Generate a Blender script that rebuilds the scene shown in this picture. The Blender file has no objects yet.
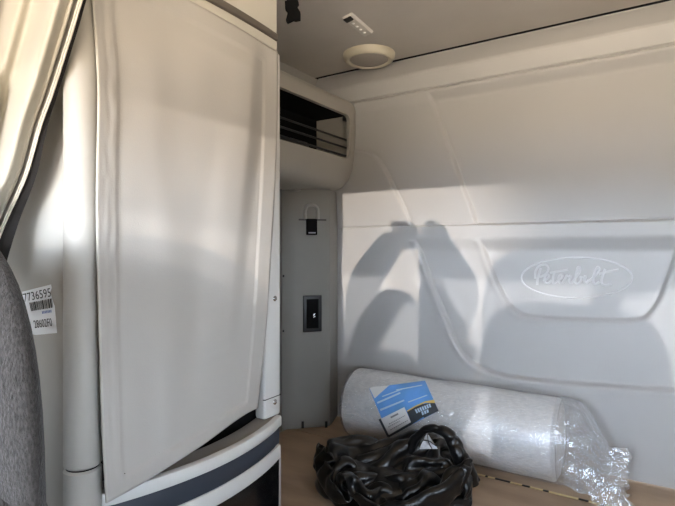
import bpy, bmesh, math, random
import numpy as np
from mathutils import Vector, Matrix, noise

random.seed(7)
C = bpy.context.scene.collection
H = 1.45                      # camera height above the cab floor
F = 507.0
YAW = math.radians(33.0)
SN, CS = math.sin(YAW), math.cos(YAW)
WY = 1.80                     # rear wall
LX, RX = -1.26, 1.02          # side walls
CEIL = H + 0.725
BED = H - 0.709

def ray(px, py):
    u = (px - 337.5) / F; v = (248.0 - py) / F
    return Vector((-SN + CS*u, CS + SN*u, v))
O = Vector((0, 0, H))
def on_x(px, py, x):
    d = ray(px, py); return O + d * (x / d.x)
def on_y(px, py, y):
    d = ray(px, py); return O + d * (y / d.y)
def on_z(px, py, z):
    d = ray(px, py); return O + d * ((z - H) / d.z)
def at_t(px, py, t):
    return O + ray(px, py) * t

# ------------------------------------------------------------------ materials
def lin(c):
    return tuple(((v/255.0)/12.92 if v/255.0 <= 0.04045 else ((v/255.0+0.055)/1.055)**2.4) for v in c)
def mat(name, rgb, rough=0.6, metal=0.0, var=0.0, vscale=6.0, bump=0.0, bscale=200.0, stretch=(1,1,1), coat=0.0, sheen=0.0, spec=0.5, detail=3.0):
    m = bpy.data.materials.new(name); m.use_nodes = True
    nt = m.node_tree; b = nt.nodes['Principled BSDF']
    col = lin(rgb) + (1,)
    b.inputs['Base Color'].default_value = col
    b.inputs['Roughness'].default_value = rough
    b.inputs['Metallic'].default_value = metal
    b.inputs['Coat Weight'].default_value = coat
    b.inputs['Coat Roughness'].default_value = 0.25
    b.inputs['Sheen Weight'].default_value = sheen
    b.inputs['Specular IOR Level'].default_value = spec
    tc = nt.nodes.new('ShaderNodeTexCoord')
    mp = nt.nodes.new('ShaderNodeMapping'); mp.inputs['Scale'].default_value = stretch
    nt.links.new(tc.outputs['Object'], mp.inputs['Vector'])
    if var > 0:
        n = nt.nodes.new('ShaderNodeTexNoise'); n.inputs['Scale'].default_value = vscale; n.inputs['Detail'].default_value = 5
        nt.links.new(mp.outputs['Vector'], n.inputs['Vector'])
        r = nt.nodes.new('ShaderNodeValToRGB')
        r.color_ramp.elements[0].position = 0.3; r.color_ramp.elements[1].position = 0.7
        r.color_ramp.elements[0].color = tuple(v*(1-var) for v in col[:3]) + (1,)
        r.color_ramp.elements[1].color = tuple(min(1, v*(1+var)) for v in col[:3]) + (1,)
        nt.links.new(n.outputs['Fac'], r.inputs['Fac'])
        nt.links.new(r.outputs['Color'], b.inputs['Base Color'])
    if bump > 0:
        n2 = nt.nodes.new('ShaderNodeTexNoise'); n2.inputs['Scale'].default_value = bscale; n2.inputs['Detail'].default_value = detail
        nt.links.new(mp.outputs['Vector'], n2.inputs['Vector'])
        bp = nt.nodes.new('ShaderNodeBump'); bp.inputs['Strength'].default_value = bump; bp.inputs['Distance'].default_value = 0.002
        nt.links.new(n2.outputs['Fac'], bp.inputs['Height'])
        nt.links.new(bp.outputs['Normal'], b.inputs['Normal'])
    return m

M = {}
M['wall'] = mat('moulded grey panel', (174,173,172), .55, var=.03, vscale=3, bump=.06, bscale=500)
M['pillar'] = mat('pillar plastic', (126,124,119), .55, var=.03, bump=.05, bscale=600)
M['badge'] = mat('badge relief highlight', (197,197,197), .4)  # paler than the wall: highlights on the relief put into the colour
M['colpost'] = mat('column plastic', (164,160,152), .5, var=.02, bump=.06, bscale=600)
M['seamgrey'] = mat('pillar seam grey', (74,72,69), .8)  # thin grey seam line across the pillar
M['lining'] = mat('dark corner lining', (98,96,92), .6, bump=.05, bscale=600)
M['trimgrey'] = mat('grey moulded plastic', (150,148,143), .55, var=.03, bump=.05, bscale=600)
M['shelfgrey'] = mat('shelf moulding', (158,154,146), .5, var=.03, bump=.05, bscale=600)
M['ceil'] = mat('headliner', (186,181,175), .95, var=.05, vscale=5, bump=.25, bscale=700, spec=.1)
M['floor'] = mat('floor mat', (60,60,62), .9, bump=.3, bscale=150)
M['dash'] = mat('dash plastic', (70,68,66), .7)
M['ply'] = mat('tan board', (178,154,130), .7, var=.16, vscale=5, bump=.1, bscale=60, stretch=(1,3,1))
M['dark'] = mat('matte black and gap shade', (16,16,17), .9, spec=.1)  # matte black parts; also shade put into gaps and hollow interiors
M['black'] = mat('black plastic', (14,14,15), .45)
M['blackgloss'] = mat('glossy black', (8,8,10), .15)
M['bluegrey'] = mat('blue grey insert', (46,52,62), .55, bump=.08, bscale=500)
M['offwhite'] = mat('pale plastic', (205,204,200), .45, bump=.04, bscale=500)
M['cab'] = mat('wardrobe plastic', (188,184,174), .5, var=.02, bump=.06, bscale=600)
M['taupe'] = mat('taupe sill', (150,144,136), .6, bump=.08, bscale=600)
M['trimdark'] = mat('grey brown strip', (92,85,78), .6)
M['curtain'] = mat('vinyl curtain', (172,168,162), .66, var=.03, vscale=4, bump=.10, bscale=420, spec=.3)
M['pipe'] = mat('curtain piping', (178,174,164), .55)
M['thread'] = mat('thread', (78,73,66), .8)
M['drape'] = mat('cream drape', (164,158,144), .8, bump=.1, bscale=400, sheen=.2)
M['drapetrim'] = mat('woven drape edging', (136,131,122), .8, bump=.5, bscale=500)
M['drapewelt'] = mat('pale welt', (196,190,176), .7)
M['drapeshade'] = mat('dark shade sheeting', (38,36,35), .95, spec=.1)  # shade put into the colour of the sheet beside the drape edge
M['seat'] = mat('heather seat cloth', (47,45,44), .95, var=.40, vscale=380, bump=1.0, bscale=420, sheen=.1, spec=.1, stretch=(1.2,1.2,.55), detail=5)
M['screw'] = mat('screw metal', (190,190,188), .25, metal=1)
M['steel'] = mat('hinge steel', (205,190,150), .3, metal=.8)
M['paper'] = mat('paper', (235,236,238), .7)
M['ink'] = mat('ink', (28,28,30), .8)
M['inkgrey'] = mat('grey ink', (150,152,158), .8)
M['inkblue'] = mat('blue ink', (120,140,190), .8)
M['cardblue'] = mat('blue card', (104,164,232), .35, var=.2, vscale=9)
M['cardblack'] = mat('slate card', (62,70,78), .4)
M['cardyellow'] = mat('yellow band', (235,205,120), .4)
M['cardlight'] = mat('pale blue print', (190,216,242), .4)
M['foil'] = mat('silver foil', (243,245,249), .30, metal=.25, var=.12, vscale=170, bump=1.0, bscale=170, stretch=(.4,1,1), detail=4)
M['foilback'] = mat('foil core', (150,152,156), .5, metal=.3)
M['nylon'] = mat('black quilted nylon', (6,6,7), .30, var=.3, vscale=10, bump=.8, bscale=48, sheen=.05, spec=.5, stretch=(1,1,1.8))
M['nylonmatte'] = mat('black rib knit', (13,13,14), .8, bump=.7, bscale=150)
M['lace'] = mat('white lining', (200,203,208), .7)
M['beigelamp'] = mat('beige lamp rim', (196,189,170), .45)
M['lampgrey'] = mat('lamp lens', (158,152,145), .6)
M['ledplate'] = mat('clear led plate', (214,211,205), .2, spec=.8)
M['skin'] = mat('skin', (196,150,122), .55)
M['jackcloth'] = mat('dark jacket cloth', (60,64,74), .85, bump=.3, bscale=200)
M['trouser'] = mat('denim', (52,62,86), .9, bump=.3, bscale=250)
M['hair'] = mat('brown hair', (52,38,28), .6, bump=.6, bscale=120)

def white_dot():
    m = bpy.data.materials.new('led dot'); m.use_nodes = True
    b = m.node_tree.nodes['Principled BSDF']
    b.inputs['Base Color'].default_value = (.95,.95,.93,1); b.inputs['Roughness'].default_value = .2
    return m
M['led'] = white_dot()

def plastic_film(name, amount=.22, milky=.12):
    m = bpy.data.materials.new(name); m.use_nodes = True
    nt = m.node_tree; nt.nodes.clear()
    out = nt.nodes.new('ShaderNodeOutputMaterial')
    tr = nt.nodes.new('ShaderNodeBsdfTransparent'); tr.inputs['Color'].default_value = (.96,.97,.98,1)
    gl = nt.nodes.new('ShaderNodeBsdfGlossy'); gl.inputs['Roughness'].default_value = .13; gl.inputs['Color'].default_value = (.95,.97,1,1)
    df = nt.nodes.new('ShaderNodeBsdfDiffuse'); df.inputs['Color'].default_value = (.85,.87,.9,1)
    tc = nt.nodes.new('ShaderNodeTexCoord')
    n = nt.nodes.new('ShaderNodeTexNoise'); n.inputs['Scale'].default_value = 22; n.inputs['Detail'].default_value = 4; n.inputs['Distortion'].default_value = 1.2
    nt.links.new(tc.outputs['Object'], n.inputs['Vector'])
    bp = nt.nodes.new('ShaderNodeBump'); bp.inputs['Strength'].default_value = .9; bp.inputs['Distance'].default_value = .012
    nt.links.new(n.outputs['Fac'], bp.inputs['Height'])
    nt.links.new(bp.outputs['Normal'], gl.inputs['Normal'])
    lw = nt.nodes.new('ShaderNodeLayerWeight'); lw.inputs['Blend'].default_value = .35
    nt.links.new(bp.outputs['Normal'], lw.inputs['Normal'])
    ad = nt.nodes.new('ShaderNodeMath'); ad.operation = 'MULTIPLY_ADD'; ad.inputs[1].default_value = .4; ad.inputs[2].default_value = amount; ad.use_clamp = True
    nt.links.new(lw.outputs['Facing'], ad.inputs[0])
    m1 = nt.nodes.new('ShaderNodeMixShader'); m1.inputs[0].default_value = milky
    nt.links.new(tr.outputs[0], m1.inputs[1]); nt.links.new(df.outputs[0], m1.inputs[2])
    m2 = nt.nodes.new('ShaderNodeMixShader')
    nt.links.new(ad.outputs[0], m2.inputs[0]); nt.links.new(m1.outputs[0], m2.inputs[1]); nt.links.new(gl.outputs[0], m2.inputs[2])
    nt.links.new(m2.outputs[0], out.inputs['Surface'])
    return m
M['film'] = plastic_film('clear plastic film', .06, .14)
M['filmtail'] = plastic_film('clear crumpled plastic film', .16, .22)

# ------------------------------------------------------------------ mesh helpers
def obj(name, bm, m, parent=None, smooth=True, angle=40):
    me = bpy.data.meshes.new(name)
    bmesh.ops.recalc_face_normals(bm, faces=bm.faces[:])
    if parent is not None:
        bm.transform(Matrix.Translation(-world_loc(parent)))
    bm.to_mesh(me); bm.free()
    o = bpy.data.objects.new(name, me); C.objects.link(o)
    me.materials.append(m)
    if smooth:
        for p in me.polygons: p.use_smooth = True
        me.set_sharp_from_angle(angle=math.radians(angle))
    if parent is not None: o.parent = parent
    return o
LOC = {}
def world_loc(o):
    v = Vector((0,0,0))
    while o is not None:
        v += LOC.get(o.name, Vector((0,0,0))); o = o.parent
    return v
def tag(o, label=None, cat=None, group=None, kind=None):
    if label: o['label'] = label
    if cat: o['category'] = cat
    if group: o['group'] = group
    if kind: o['kind'] = kind
    return o
def thing(name, label, cat, loc, group=None, kind=None):
    o = bpy.data.objects.new(name, None); C.objects.link(o); o.location = loc
    o.empty_display_size = .05
    LOC[o.name] = Vector(loc)
    return tag(o, label, cat, group, kind)
def add_box(bm, a, b, bev=0.0, seg=2, M4=None):
    r = bmesh.ops.create_cube(bm, size=1.0)
    vs = r['verts']
    for v in vs:
        v.co = Vector([(a[i]+b[i])/2 + v.co[i]*(b[i]-a[i]) for i in range(3)])
    if bev > 0:
        es = {e for v in vs for e in v.link_edges}
        rr = bmesh.ops.bevel(bm, geom=list(es), offset=bev, segments=seg, affect='EDGES', profile=.5)
        vs = list({v for f in rr['faces'] for v in f.verts} | {v for v in vs if v.is_valid})
    if M4 is not None:
        for v in vs: v.co = M4 @ v.co
    return vs
def catmull(pts, n=6, closed=False):
    P = [Vector(p) for p in pts]; out = []
    N = len(P)
    for i in range(N if closed else N-1):
        p0 = P[(i-1) % N] if (closed or i > 0) else P[0]*2-P[1]
        p1 = P[i]; p2 = P[(i+1) % N]
        p3 = P[(i+2) % N] if (closed or i+2 < N) else P[-1]*2-P[-2]
        for k in range(n):
            t = k/n
            out.append(.5*((2*p1)+(p2-p0)*t+(2*p0-5*p1+4*p2-p3)*t*t+(3*p1-p0-3*p2+p3)*t**3))
    if not closed: out.append(P[-1].copy())
    return out
def add_tube(bm, pts, rad, seg=8, closed=False, flat=None):
    P = [Vector(p) for p in pts]; N = len(P); rings = []
    up = Vector((0,0,1)); prev = None
    for i in range(N):
        a = P[(i-1) % N] if (closed or i > 0) else P[0]
        b = P[(i+1) % N] if (closed or i < N-1) else P[-1]
        t = (b-a).normalized() if (b-a).length > 1e-9 else Vector((1,0,0))
        if prev is None:
            n = t.cross(up)
            if n.length < 1e-3: n = t.cross(Vector((1,0,0)))
            n.normalize()
        else:
            n = (prev - t*prev.dot(t))
            n = n.normalized() if n.length > 1e-6 else t.orthogonal().normalized()
        prev = n; bn = t.cross(n)
        r = rad[i] if isinstance(rad, (list, tuple)) else rad
        ring = []
        for k in range(seg):
            an = 2*math.pi*k/seg
            ring.append(bm.verts.new(P[i] + n*math.cos(an)*r + bn*math.sin(an)*r*(flat or 1)))
        rings.append(ring)
    for i in range(N if closed else N-1):
        A, B = rings[i], rings[(i+1) % N]
        for k in range(seg):
            bm.faces.new((A[k], A[(k+1) % seg], B[(k+1) % seg], B[k]))
    if not closed:
        bm.faces.new(rings[0]); bm.faces.new(rings[-1])
    return rings
def add_grid(bm, rows):
    G = [[bm.verts.new(p) for p in r] for r in rows]
    for i in range(len(G)-1):
        for j in range(len(G[0])-1):
            bm.faces.new((G[i][j], G[i][j+1], G[i+1][j+1], G[i+1][j]))
    return G
def add_prism(bm, prof, axis_a, axis_b, fn):
    A = [bm.verts.new(fn(p, axis_a)) for p in prof]; B = [bm.verts.new(fn(p, axis_b)) for p in prof]
    n = len(prof)
    for i in range(n):
        bm.faces.new((A[i], A[(i+1) % n], B[(i+1) % n], B[i]))
    bm.faces.new(A); bm.faces.new(B)
def add_lathe(bm, prof, center, axis='z', seg=48):
    c = Vector(center); rings = []
    for r, h in prof:
        ring = []
        for k in range(seg):
            a = 2*math.pi*k/seg
            ring.append(bm.verts.new(c + Vector((r*math.cos(a), r*math.sin(a), h))))
        rings.append(ring)
    for i in range(len(rings)-1):
        for k in range(seg):
            bm.faces.new((rings[i][k], rings[i][(k+1) % seg], rings[i+1][(k+1) % seg], rings[i+1][k]))
    bm.faces.new(rings[0]); bm.faces.new(rings[-1])
def struct(name, bm, m, parent=None, **k):
    o = obj(name, bm, m, parent, **k)
    if parent is None: o['kind'] = 'structure'
    return o
def quad_map(q):
    q = [Vector((a, b, 0)) for a, b in q]      # TL TR BR BL in pixels
    def f(u, v):
        p = (q[0]*(1-u)+q[1]*u)*(1-v) + (q[3]*(1-u)+q[2]*u)*v
        return p.x, p.y
    return f
def text_bm(s, fn, uvbox, width_fill=True):
    """letters of s mapped through fn(u,v) into the box u0,v0,u1,v1"""
    cu = bpy.data.curves.new('letters', 'FONT'); cu.body = s; cu.size = 1; cu.resolution_u = 3
    o = bpy.data.objects.new('letters', cu); C.objects.link(o)
    dg = bpy.context.evaluated_depsgraph_get(); dg.update()
    me = bpy.data.meshes.new_from_object(o.evaluated_get(dg))
    bpy.data.objects.remove(o); bpy.data.curves.remove(cu)
    bm = bmesh.new(); bm.from_mesh(me); bpy.data.meshes.remove(me)
    bmesh.ops.triangulate(bm, faces=bm.faces[:])
    xs = [v.co.x for v in bm.verts]; ys = [v.co.y for v in bm.verts]
    x0, x1, y0, y1 = min(xs), max(xs), min(ys), max(ys)
    u0, v0, u1, v1 = uvbox
    for v in bm.verts:
        v.co = fn(u0+(u1-u0)*(v.co.x-x0)/(x1-x0), v1+(v0-v1)*(v.co.y-y0)/(y1-y0))
    return bm

# ------------------------------------------------------------------ cloth drop for the heaped jacket
def crumple_cloth():
    sc = bpy.context.scene
    def mk(bm, n):
        me = bpy.data.meshes.new(n); bm.to_mesh(me); bm.free(); o = bpy.data.objects.new(n, me); C.objects.link(o); return o
    bm = bmesh.new(); bmesh.ops.create_grid(bm, x_segments=2, y_segments=2, size=1.0)
    for c, k in (((-.02,.03,0),(.15,.09,.105)), ((.10,-.02,0),(.10,.09,.08)), ((-.13,0,0),(.08,.10,.085)), ((.06,.09,0),(.09,.04,.15)), ((0,-.09,0),(.14,.06,.05))):
        bmesh.ops.create_icosphere(bm, subdivisions=3, radius=1, matrix=Matrix.Translation(c) @ Matrix.Diagonal((*k, 1)))
    core = mk(bm, 'core'); core.modifiers.new('c', 'COLLISION'); core.collision.thickness_outer = .006; core.collision.cloth_friction = 4
    bm = bmesh.new(); rr = []
    for z, k in ((-.02,1.0),(.06,1.0),(.14,1.03),(.25,1.08)):
        rr.append([bm.verts.new((.5*k*math.cos(i*math.pi/24), .385*k*math.sin(i*math.pi/24), z)) for i in range(48)])
    for i in range(3):
        for k in range(48): bm.faces.new((rr[i][k], rr[i+1][k], rr[i+1][(k+1) % 48], rr[i][(k+1) % 48]))
    ring = mk(bm, 'ring'); ring.modifiers.new('c', 'COLLISION'); ring.collision.thickness_outer = .01; ring.collision.thickness_inner = .05; ring.collision.cloth_friction = 2
    ring.scale = (.66,.66,1); ring.keyframe_insert('scale', frame=8); ring.scale = (.45,.46,1); ring.keyframe_insert('scale', frame=44)
    bm = bmesh.new(); n = 64
    bmesh.ops.create_grid(bm, x_segments=n, y_segments=int(n*.8), size=.5)
    for v in bm.verts:
        x, y = v.co.x, v.co.y
        v.co = Vector((x*.52, y*.42, .19+.035*noise.noise(Vector((x*5, y*5, 1)))+.02*noise.noise(Vector((x*11, y*11, 4)))))
    bmesh.ops.delete(bm, geom=[v for v in bm.verts if (abs(v.co.x)/.255)**3.5+(abs(v.co.y)/.205)**3.5 > 1+.25*noise.noise(Vector((v.co.x*9, v.co.y*9, 7)))], context='VERTS')
    cl = mk(bm, 'cloth'); m = cl.modifiers.new('cl', 'CLOTH'); k = m.settings
    k.quality = 7; k.mass = .3; k.tension_stiffness = 12; k.compression_stiffness = 12; k.shear_stiffness = 6
    k.bending_model = 'LINEAR'; k.bending_stiffness = 1; k.shrink_min = -.45; k.air_damping = 2
    cs = m.collision_settings
    cs.use_self_collision = True; cs.self_distance_min = .006; cs.distance_min = .005; cs.collision_quality = 3
    m.point_cache.frame_start = 1; m.point_cache.frame_end = 60
    sc.frame_start = 1; sc.frame_end = 60
    for f in range(1, 54): sc.frame_set(f)
    me = bpy.data.meshes.new_from_object(cl.evaluated_get(bpy.context.evaluated_depsgraph_get()))
    for o in (core, ring, cl): bpy.data.objects.remove(o)
    for act in list(bpy.data.actions): bpy.data.actions.remove(act)
    sc.frame_set(1)
    return me
heap = crumple_cloth()

# ------------------------------------------------------------------ setting: rear wall as a moulded panel
def wall_xz(px, py):
    p = on_y(px, py, WY); return (p.x, p.z - H)
def sdf_poly(X, Z, poly):
    P = np.array(poly); d = np.full(X.shape, 1e9); inside = np.zeros(X.shape, bool)
    n = len(P)
    for i in range(n):
        a = P[i]; b = P[(i+1) % n]
        e = b-a; L = (e**2).sum()
        t = np.clip(((X-a[0])*e[0]+(Z-a[1])*e[1])/L, 0, 1)
        dx = X-(a[0]+t*e[0]); dz = Z-(a[1]+t*e[1])
        d = np.minimum(d, np.hypot(dx, dz))
        cond = ((a[1] > Z) != (b[1] > Z))
        with np.errstate(divide='ignore', invalid='ignore'):
            xi = (b[0]-a[0])*(Z-a[1])/(b[1]-a[1]+1e-12)+a[0]
        inside ^= cond & (X < xi)
    return np.where(inside, d, -d)
def sstep(x, a, b):
    t = np.clip((x-a)/(b-a), 0, 1); return t*t*(3-2*t)
def smooth_poly(px, closed=True, n=5):
    return [wall_xz(p.x, p.y) for p in catmull([(a, b, 0) for a, b in px], n, closed)]
ZS, ZC, ZB = .086, .590, .652
xs = np.arange(LX-.02, RX+.03, .0042)
zz = list(np.arange(-.86, .73, .0045))
for c0 in (ZS, ZC, ZB):
    zz = [z for z in zz if abs(z-c0) > .013] + list(np.arange(c0-.0125, c0+.0126, .00125))
zz = np.array(sorted(zz))
X, Z = np.meshgrid(xs, zz)
hgt = np.zeros_like(X)
# inner recess below the rail (right side mirrors away out of view)
rb = [wall_xz(*p) for p in [(475,231),(487,266)]] + smooth_poly([(495,285),(504,302),(512,311),(526,317.5),(560,320),(600,321.5),(636,321.5),(650,315),(660,300),(668,280)], False)
rb += [wall_xz(676,258), wall_xz(682,231)]
ra = [wall_xz(411,231), wall_xz(421,258)] + smooth_poly([(432,288),(446,322),(455,343),(466,359),(482,370),(510,377.5),(560,383.5),(620,388),(675,391.5),(720,393)], False)
ra += [(RX+.3, ra[-1][1]), (RX+.3, wall_xz(411,231)[1])]
ub = [wall_xz(*p) for p in [(430,93),(437,108),(456,164),(468,203),(475,227)]]
ub += [(RX+.3, ZS), (RX+.3, ZC+.3), (ub[0][0]-.05, ZC+.3)]
ua = [wall_xz(410,228), wall_xz(404,208)] + smooth_poly([(396,188),(388,170),(379,158),(369,153.5),(355,152),(335,153)], False)
ua += [(LX-.3, ua[-1][1]), (LX-.3, ZC+.3), (RX+.3, ZC+.3), (RX+.3, ZS)]
def zdist_mask(lo, hi, w=.006):
    return sstep(Z, lo-w, lo+w)*(1-sstep(Z, hi-w, hi+w))
dra = sdf_poly(X, Z, ra); drb = sdf_poly(X, Z, rb); dub = sdf_poly(X, Z, ub); dua = sdf_poly(X, Z, ua)
topfade = 1-sstep(Z, ZC-.05, ZC-.004)
step = lambda d, w: sstep(d, -w*.35, w)
soft = 1-sstep(Z, wall_xz(500,252)[1], wall_xz(500,236)[1])
groove = lambda d: np.exp(-((d-.007)/.004)**2)
hgt -= soft*(.018*step(dra, .010)+.0035*groove(dra))
hgt += .0035*np.exp(-((dra+.008)/.011)**2)*(Z < .03)
hgt -= soft*(.021*step(drb, .010)+.0035*groove(drb))
hgt += .003*np.exp(-((drb+.008)/.010)**2)*(Z < .03)
hgt -= (.016*step(dua, .009)+.004*groove(dua))*zdist_mask(ZS, ZC+.2)*topfade
hgt -= (.018*step(dub, .009)+.004*groove(dub))*zdist_mask(ZS, ZC+.2)*topfade
# upper panel bows towards the cab, top bands
up = np.clip((Z-ZS)/(ZC-ZS), 0, 1)
hgt += .130*(up - up*up*.68) * (Z > ZS) * (Z <= ZC)
band = np.clip((Z-ZC)/(ZB-ZC), 0, 1)
hgt += np.where(Z > ZC, .130*.32 + .016*band, 0)
top = np.clip((Z-ZB)/(.725-ZB), 0, 1)
hgt += np.where(Z > ZB, -.044*top, 0)
for c0, dep, w in ((ZS, .006, .0028), (ZC, .008, .0032), (ZB, .002, .003)):
    hgt -= dep*np.exp(-((Z-c0)/w)**2)
def wall_h(x, z):
    i = int(np.clip(np.searchsorted(zz, z), 0, len(zz)-1)); j = int(np.clip(round((x-xs[0])/.0042), 0, len(xs)-1))
    return float(hgt[i, j])
me = bpy.data.meshes.new('wall_back')
nz, nx = X.shape
verts = np.stack([X, WY-hgt, Z+H], -1).reshape(-1, 3)
idx = np.arange(nx*nz).reshape(nz, nx)
faces = np.stack([idx[:-1, :-1], idx[:-1, 1:], idx[1:, 1:], idx[1:, :-1]], -1).reshape(-1, 4)
me.from_pydata(verts.tolist(), [], faces.tolist()); me.update()
for p in me.polygons: p.use_smooth = True
me.materials.append(M['wall'])
wall_back = bpy.data.objects.new('wall_back', me); C.objects.link(wall_back); wall_back['kind'] = 'structure'
LOC['wall_back'] = Vector((0,0,0))

# embossed oval badge with script lettering, moulded into the recess
def badge_pt(px, py, out=.0):
    x, z = wall_xz(px, py); return Vector((x, WY-wall_h(x, z)-out, z+H))
bm = bmesh.new()
add_tube(bm, [badge_pt(575+56.3*math.cos(a*2*math.pi/64), 278.3+20.6*math.sin(a*2*math.pi/64)-2.0*math.cos(a*2*math.pi/64)*0, 0) for a in range(64)], .0030, 8, True)
obj('badge_ring', bm, M['badge'], wall_back)
strokes = [
 [(118,152),(120,112),(140,85),(170,78),(187,95),(180,120),(152,140),(138,142)], [(148,95),(132,150),(129,186)],
 [(162,165),(185,150),(190,135),(178,130),(168,150),(172,175),(190,175),(205,160)],
 [(222,112),(212,150),(212,175),(228,170),(238,160)], [(196,122),(240,113),(292,105)],
 [(238,160),(258,148),(262,135),(250,132),(242,150),(248,175),(265,172),(277,150)],
 [(277,150),(284,135),(292,142),(304,138),(300,165),(308,176),(322,160)],
 [(322,160),(350,120),(356,95),(342,95),(332,140),(330,170),(345,178),(362,160),(358,145),(374,150)],
 [(376,143),(384,141),(378,165),(386,176),(402,160)],
 [(402,165),(440,130),(456,100),(446,92),(430,125),(424,165),(436,182),(458,168)],
 [(488,100),(470,150),(472,180),(490,188),(522,180)], [(455,127),(490,118),(560,105)]]
bm = bmesh.new()
for s in strokes:
    pts = [badge_pt(510+p.x/5.192, 250+p.y/5.2, .0001) for p in catmull([(a, b, 0) for a, b in s], 5)]
    add_tube(bm, pts, .0038, 8)
obj('badge_lettering', bm, M['badge'], wall_back)

# ------------------------------------------------------------------ ceiling, side walls, front, floor
FY = -.95
bm = bmesh.new(); add_box(bm, (LX-.05, FY-.05, CEIL), (RX+.05, WY-.040, CEIL+.05)); struct('ceiling', bm, M['ceil'], smooth=False)
bm = bmesh.new(); add_box(bm, (LX-.05, WY-.0395, CEIL+.006), (RX+.05, WY+.03, CEIL+.05)); add_box(bm, (LX-.05, WY-.0395, CEIL+.0005), (LX+.002, WY+.03, CEIL+.0065)); add_box(bm, (RX-.002, WY-.0395, CEIL+.0005), (RX+.05, WY+.03, CEIL+.0065)); add_box(bm, (LX-.05, WY-.006, CEIL-.02), (RX+.05, WY+.03, CEIL+.0065)); struct('trim_1', bm, M['dark'], smooth=False)  # dark slab in the ceiling gap; end and rear boxes added against light leaks
bm = bmesh.new(); add_box(bm, (LX-.05, FY-.05, -.05), (RX+.05, WY+.05, 0)); struct('floor', bm, M['floor'], smooth=False)
def side_wall(name, x0, x1, oy0, oy1, oz0, oz1):
    bm = bmesh.new()
    add_box(bm, (x0, FY, 0), (x1, WY+.02, H+oz0)); add_box(bm, (x0, FY, H+oz1), (x1, WY+.02, CEIL))
    add_box(bm, (x0, FY, H+oz0), (x1, oy0, H+oz1)); add_box(bm, (x0, oy1, H+oz0), (x1, WY+.02, H+oz1))
    struct(name, bm, M['trimgrey'], smooth=False)
bm = bmesh.new(); add_box(bm, (LX-.05, FY, 0), (LX, WY+.02, CEIL)); struct('wall_left', bm, M['trimgrey'], smooth=False)
side_wall('wall_right', RX, RX+.05, FY+.08, .30, -.24, .20)  # unseen window, opening sized to put cool light on the flap
DASH, HEAD = -.292, .262
bm = bmesh.new()
add_box(bm, (LX, FY-.06, 0), (RX, FY, H+DASH)); add_box(bm, (-.14, FY-.06, H+HEAD), (RX, FY, CEIL)); add_box(bm, (LX, FY-.06, H+.47), (-.14, FY, CEIL)); add_box(bm, (LX, FY-.06, H+HEAD), (-.80, FY, CEIL))
struct('wall_front', bm, M['dash'], smooth=False)  # unseen; header and upper opening shaped to control light on flap and drape

# corner pillar
pil = thing('corner_pillar', 'grey moulded corner pillar with black recessed socket and hanging black clip', 'pillar', (-1.2, 1.68, BED))
pa = Vector((-1.215, 1.565)); pb = Vector((-1.122, 1.668))
ptop = H+.232
bm = bmesh.new()
prof = [(LX+.002,1.535), (pa.x-.012,pa.y-.010), (pa.x+.004,pa.y+.004), (pb.x-.008,pb.y-.010), (pb.x,pb.y+.004), (pb.x-.004,pb.y+.02), (-1.165,WY-.006), (LX+.002,WY-.006)]
add_prism(bm, prof, BED+.004, ptop, lambda p, z: Vector((p[0], p[1], z)))
obj('pillar_cover', bm, M['pillar'], pil, angle=30)
fd = (pb-pa).normalized(); fn = Vector((fd.y, -fd.x))
def on_pillar(px, py, out=0.0):
    d = ray(px, py); n3 = Vector((fn.x, fn.y, 0)); p0 = Vector((pa.x, pa.y, 0)) + n3*out
    t = (p0-Vector((0,0,0))).dot(n3) / d.dot(n3)
    return O + d*t
def pillar_plate(bm, px0, py0, px1, py1, out0, out1, bev=.004):
    a = on_pillar(px0, py1, out0); b = on_pillar(px1, py0, out0)
    w = (Vector((b.x, b.y, 0))-Vector((a.x, a.y, 0))).length; h = b.z-a.z
    mm = Matrix(((fd.x, fn.x, 0, a.x), (fd.y, fn.y, 0, a.y), (0, 0, 1, a.z), (0, 0, 0, 1)))
    add_box(bm, (0, 0, 0), (w, out1-out0, h), bev, 3, mm)
bm = bmesh.new(); pillar_plate(bm, 298.5, 219.3, 326, 220.5, -.004, .0012, 0)
obj('seam', bm, M['seamgrey'], pil, smooth=False)
bm = bmesh.new(); pillar_plate(bm, 302.8, 295, 321.5, 332, -.002, .005, .003)
sock = obj('socket', bm, M['black'], pil); LOC['socket'] = Vector((0,0,0))
bm = bmesh.new(); pillar_plate(bm, 306.5, 299, 318.5, 328.5, .0045, .0056, 0)
obj('socket_recess', bm, M['dark'], sock, smooth=False)
bm = bmesh.new(); pillar_plate(bm, 313.2, 313.5, 314.8, 317.5, .0056, .0075, 0)
obj('socket_pin', bm, M['screw'], sock, smooth=False)
bm = bmesh.new()
lp = [on_pillar(px, py, .004) for px, py in [(305.5,219),(305,212),(307,206.5),(311.5,205),(316.5,207),(318,212),(318,219)]]
add_tube(bm, catmull(lp, 5), .0065, 8)
obj('clip_loop', bm, M['trimgrey'], pil)
bm = bmesh.new(); pillar_plate(bm, 306, 219, 316.5, 235, .0, .016, .003)
clip = obj('clip', bm, M['dark'], pil); LOC['clip'] = Vector((0,0,0))
bm = bmesh.new(); pillar_plate(bm, 308.5, 232.2, 315.6, 233.4, .016, .0166, 0)
obj('clip_edge', bm, M['inkgrey'], clip, smooth=False)
# little black feet of the pillar on the board
bm = bmesh.new()
for px in (302.5, 326):
    pillar_plate(bm, px-1.2, 421, px+1.2, 428, 0, .006, .001)
obj('foot_clip', bm, M['black'], pil)

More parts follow.
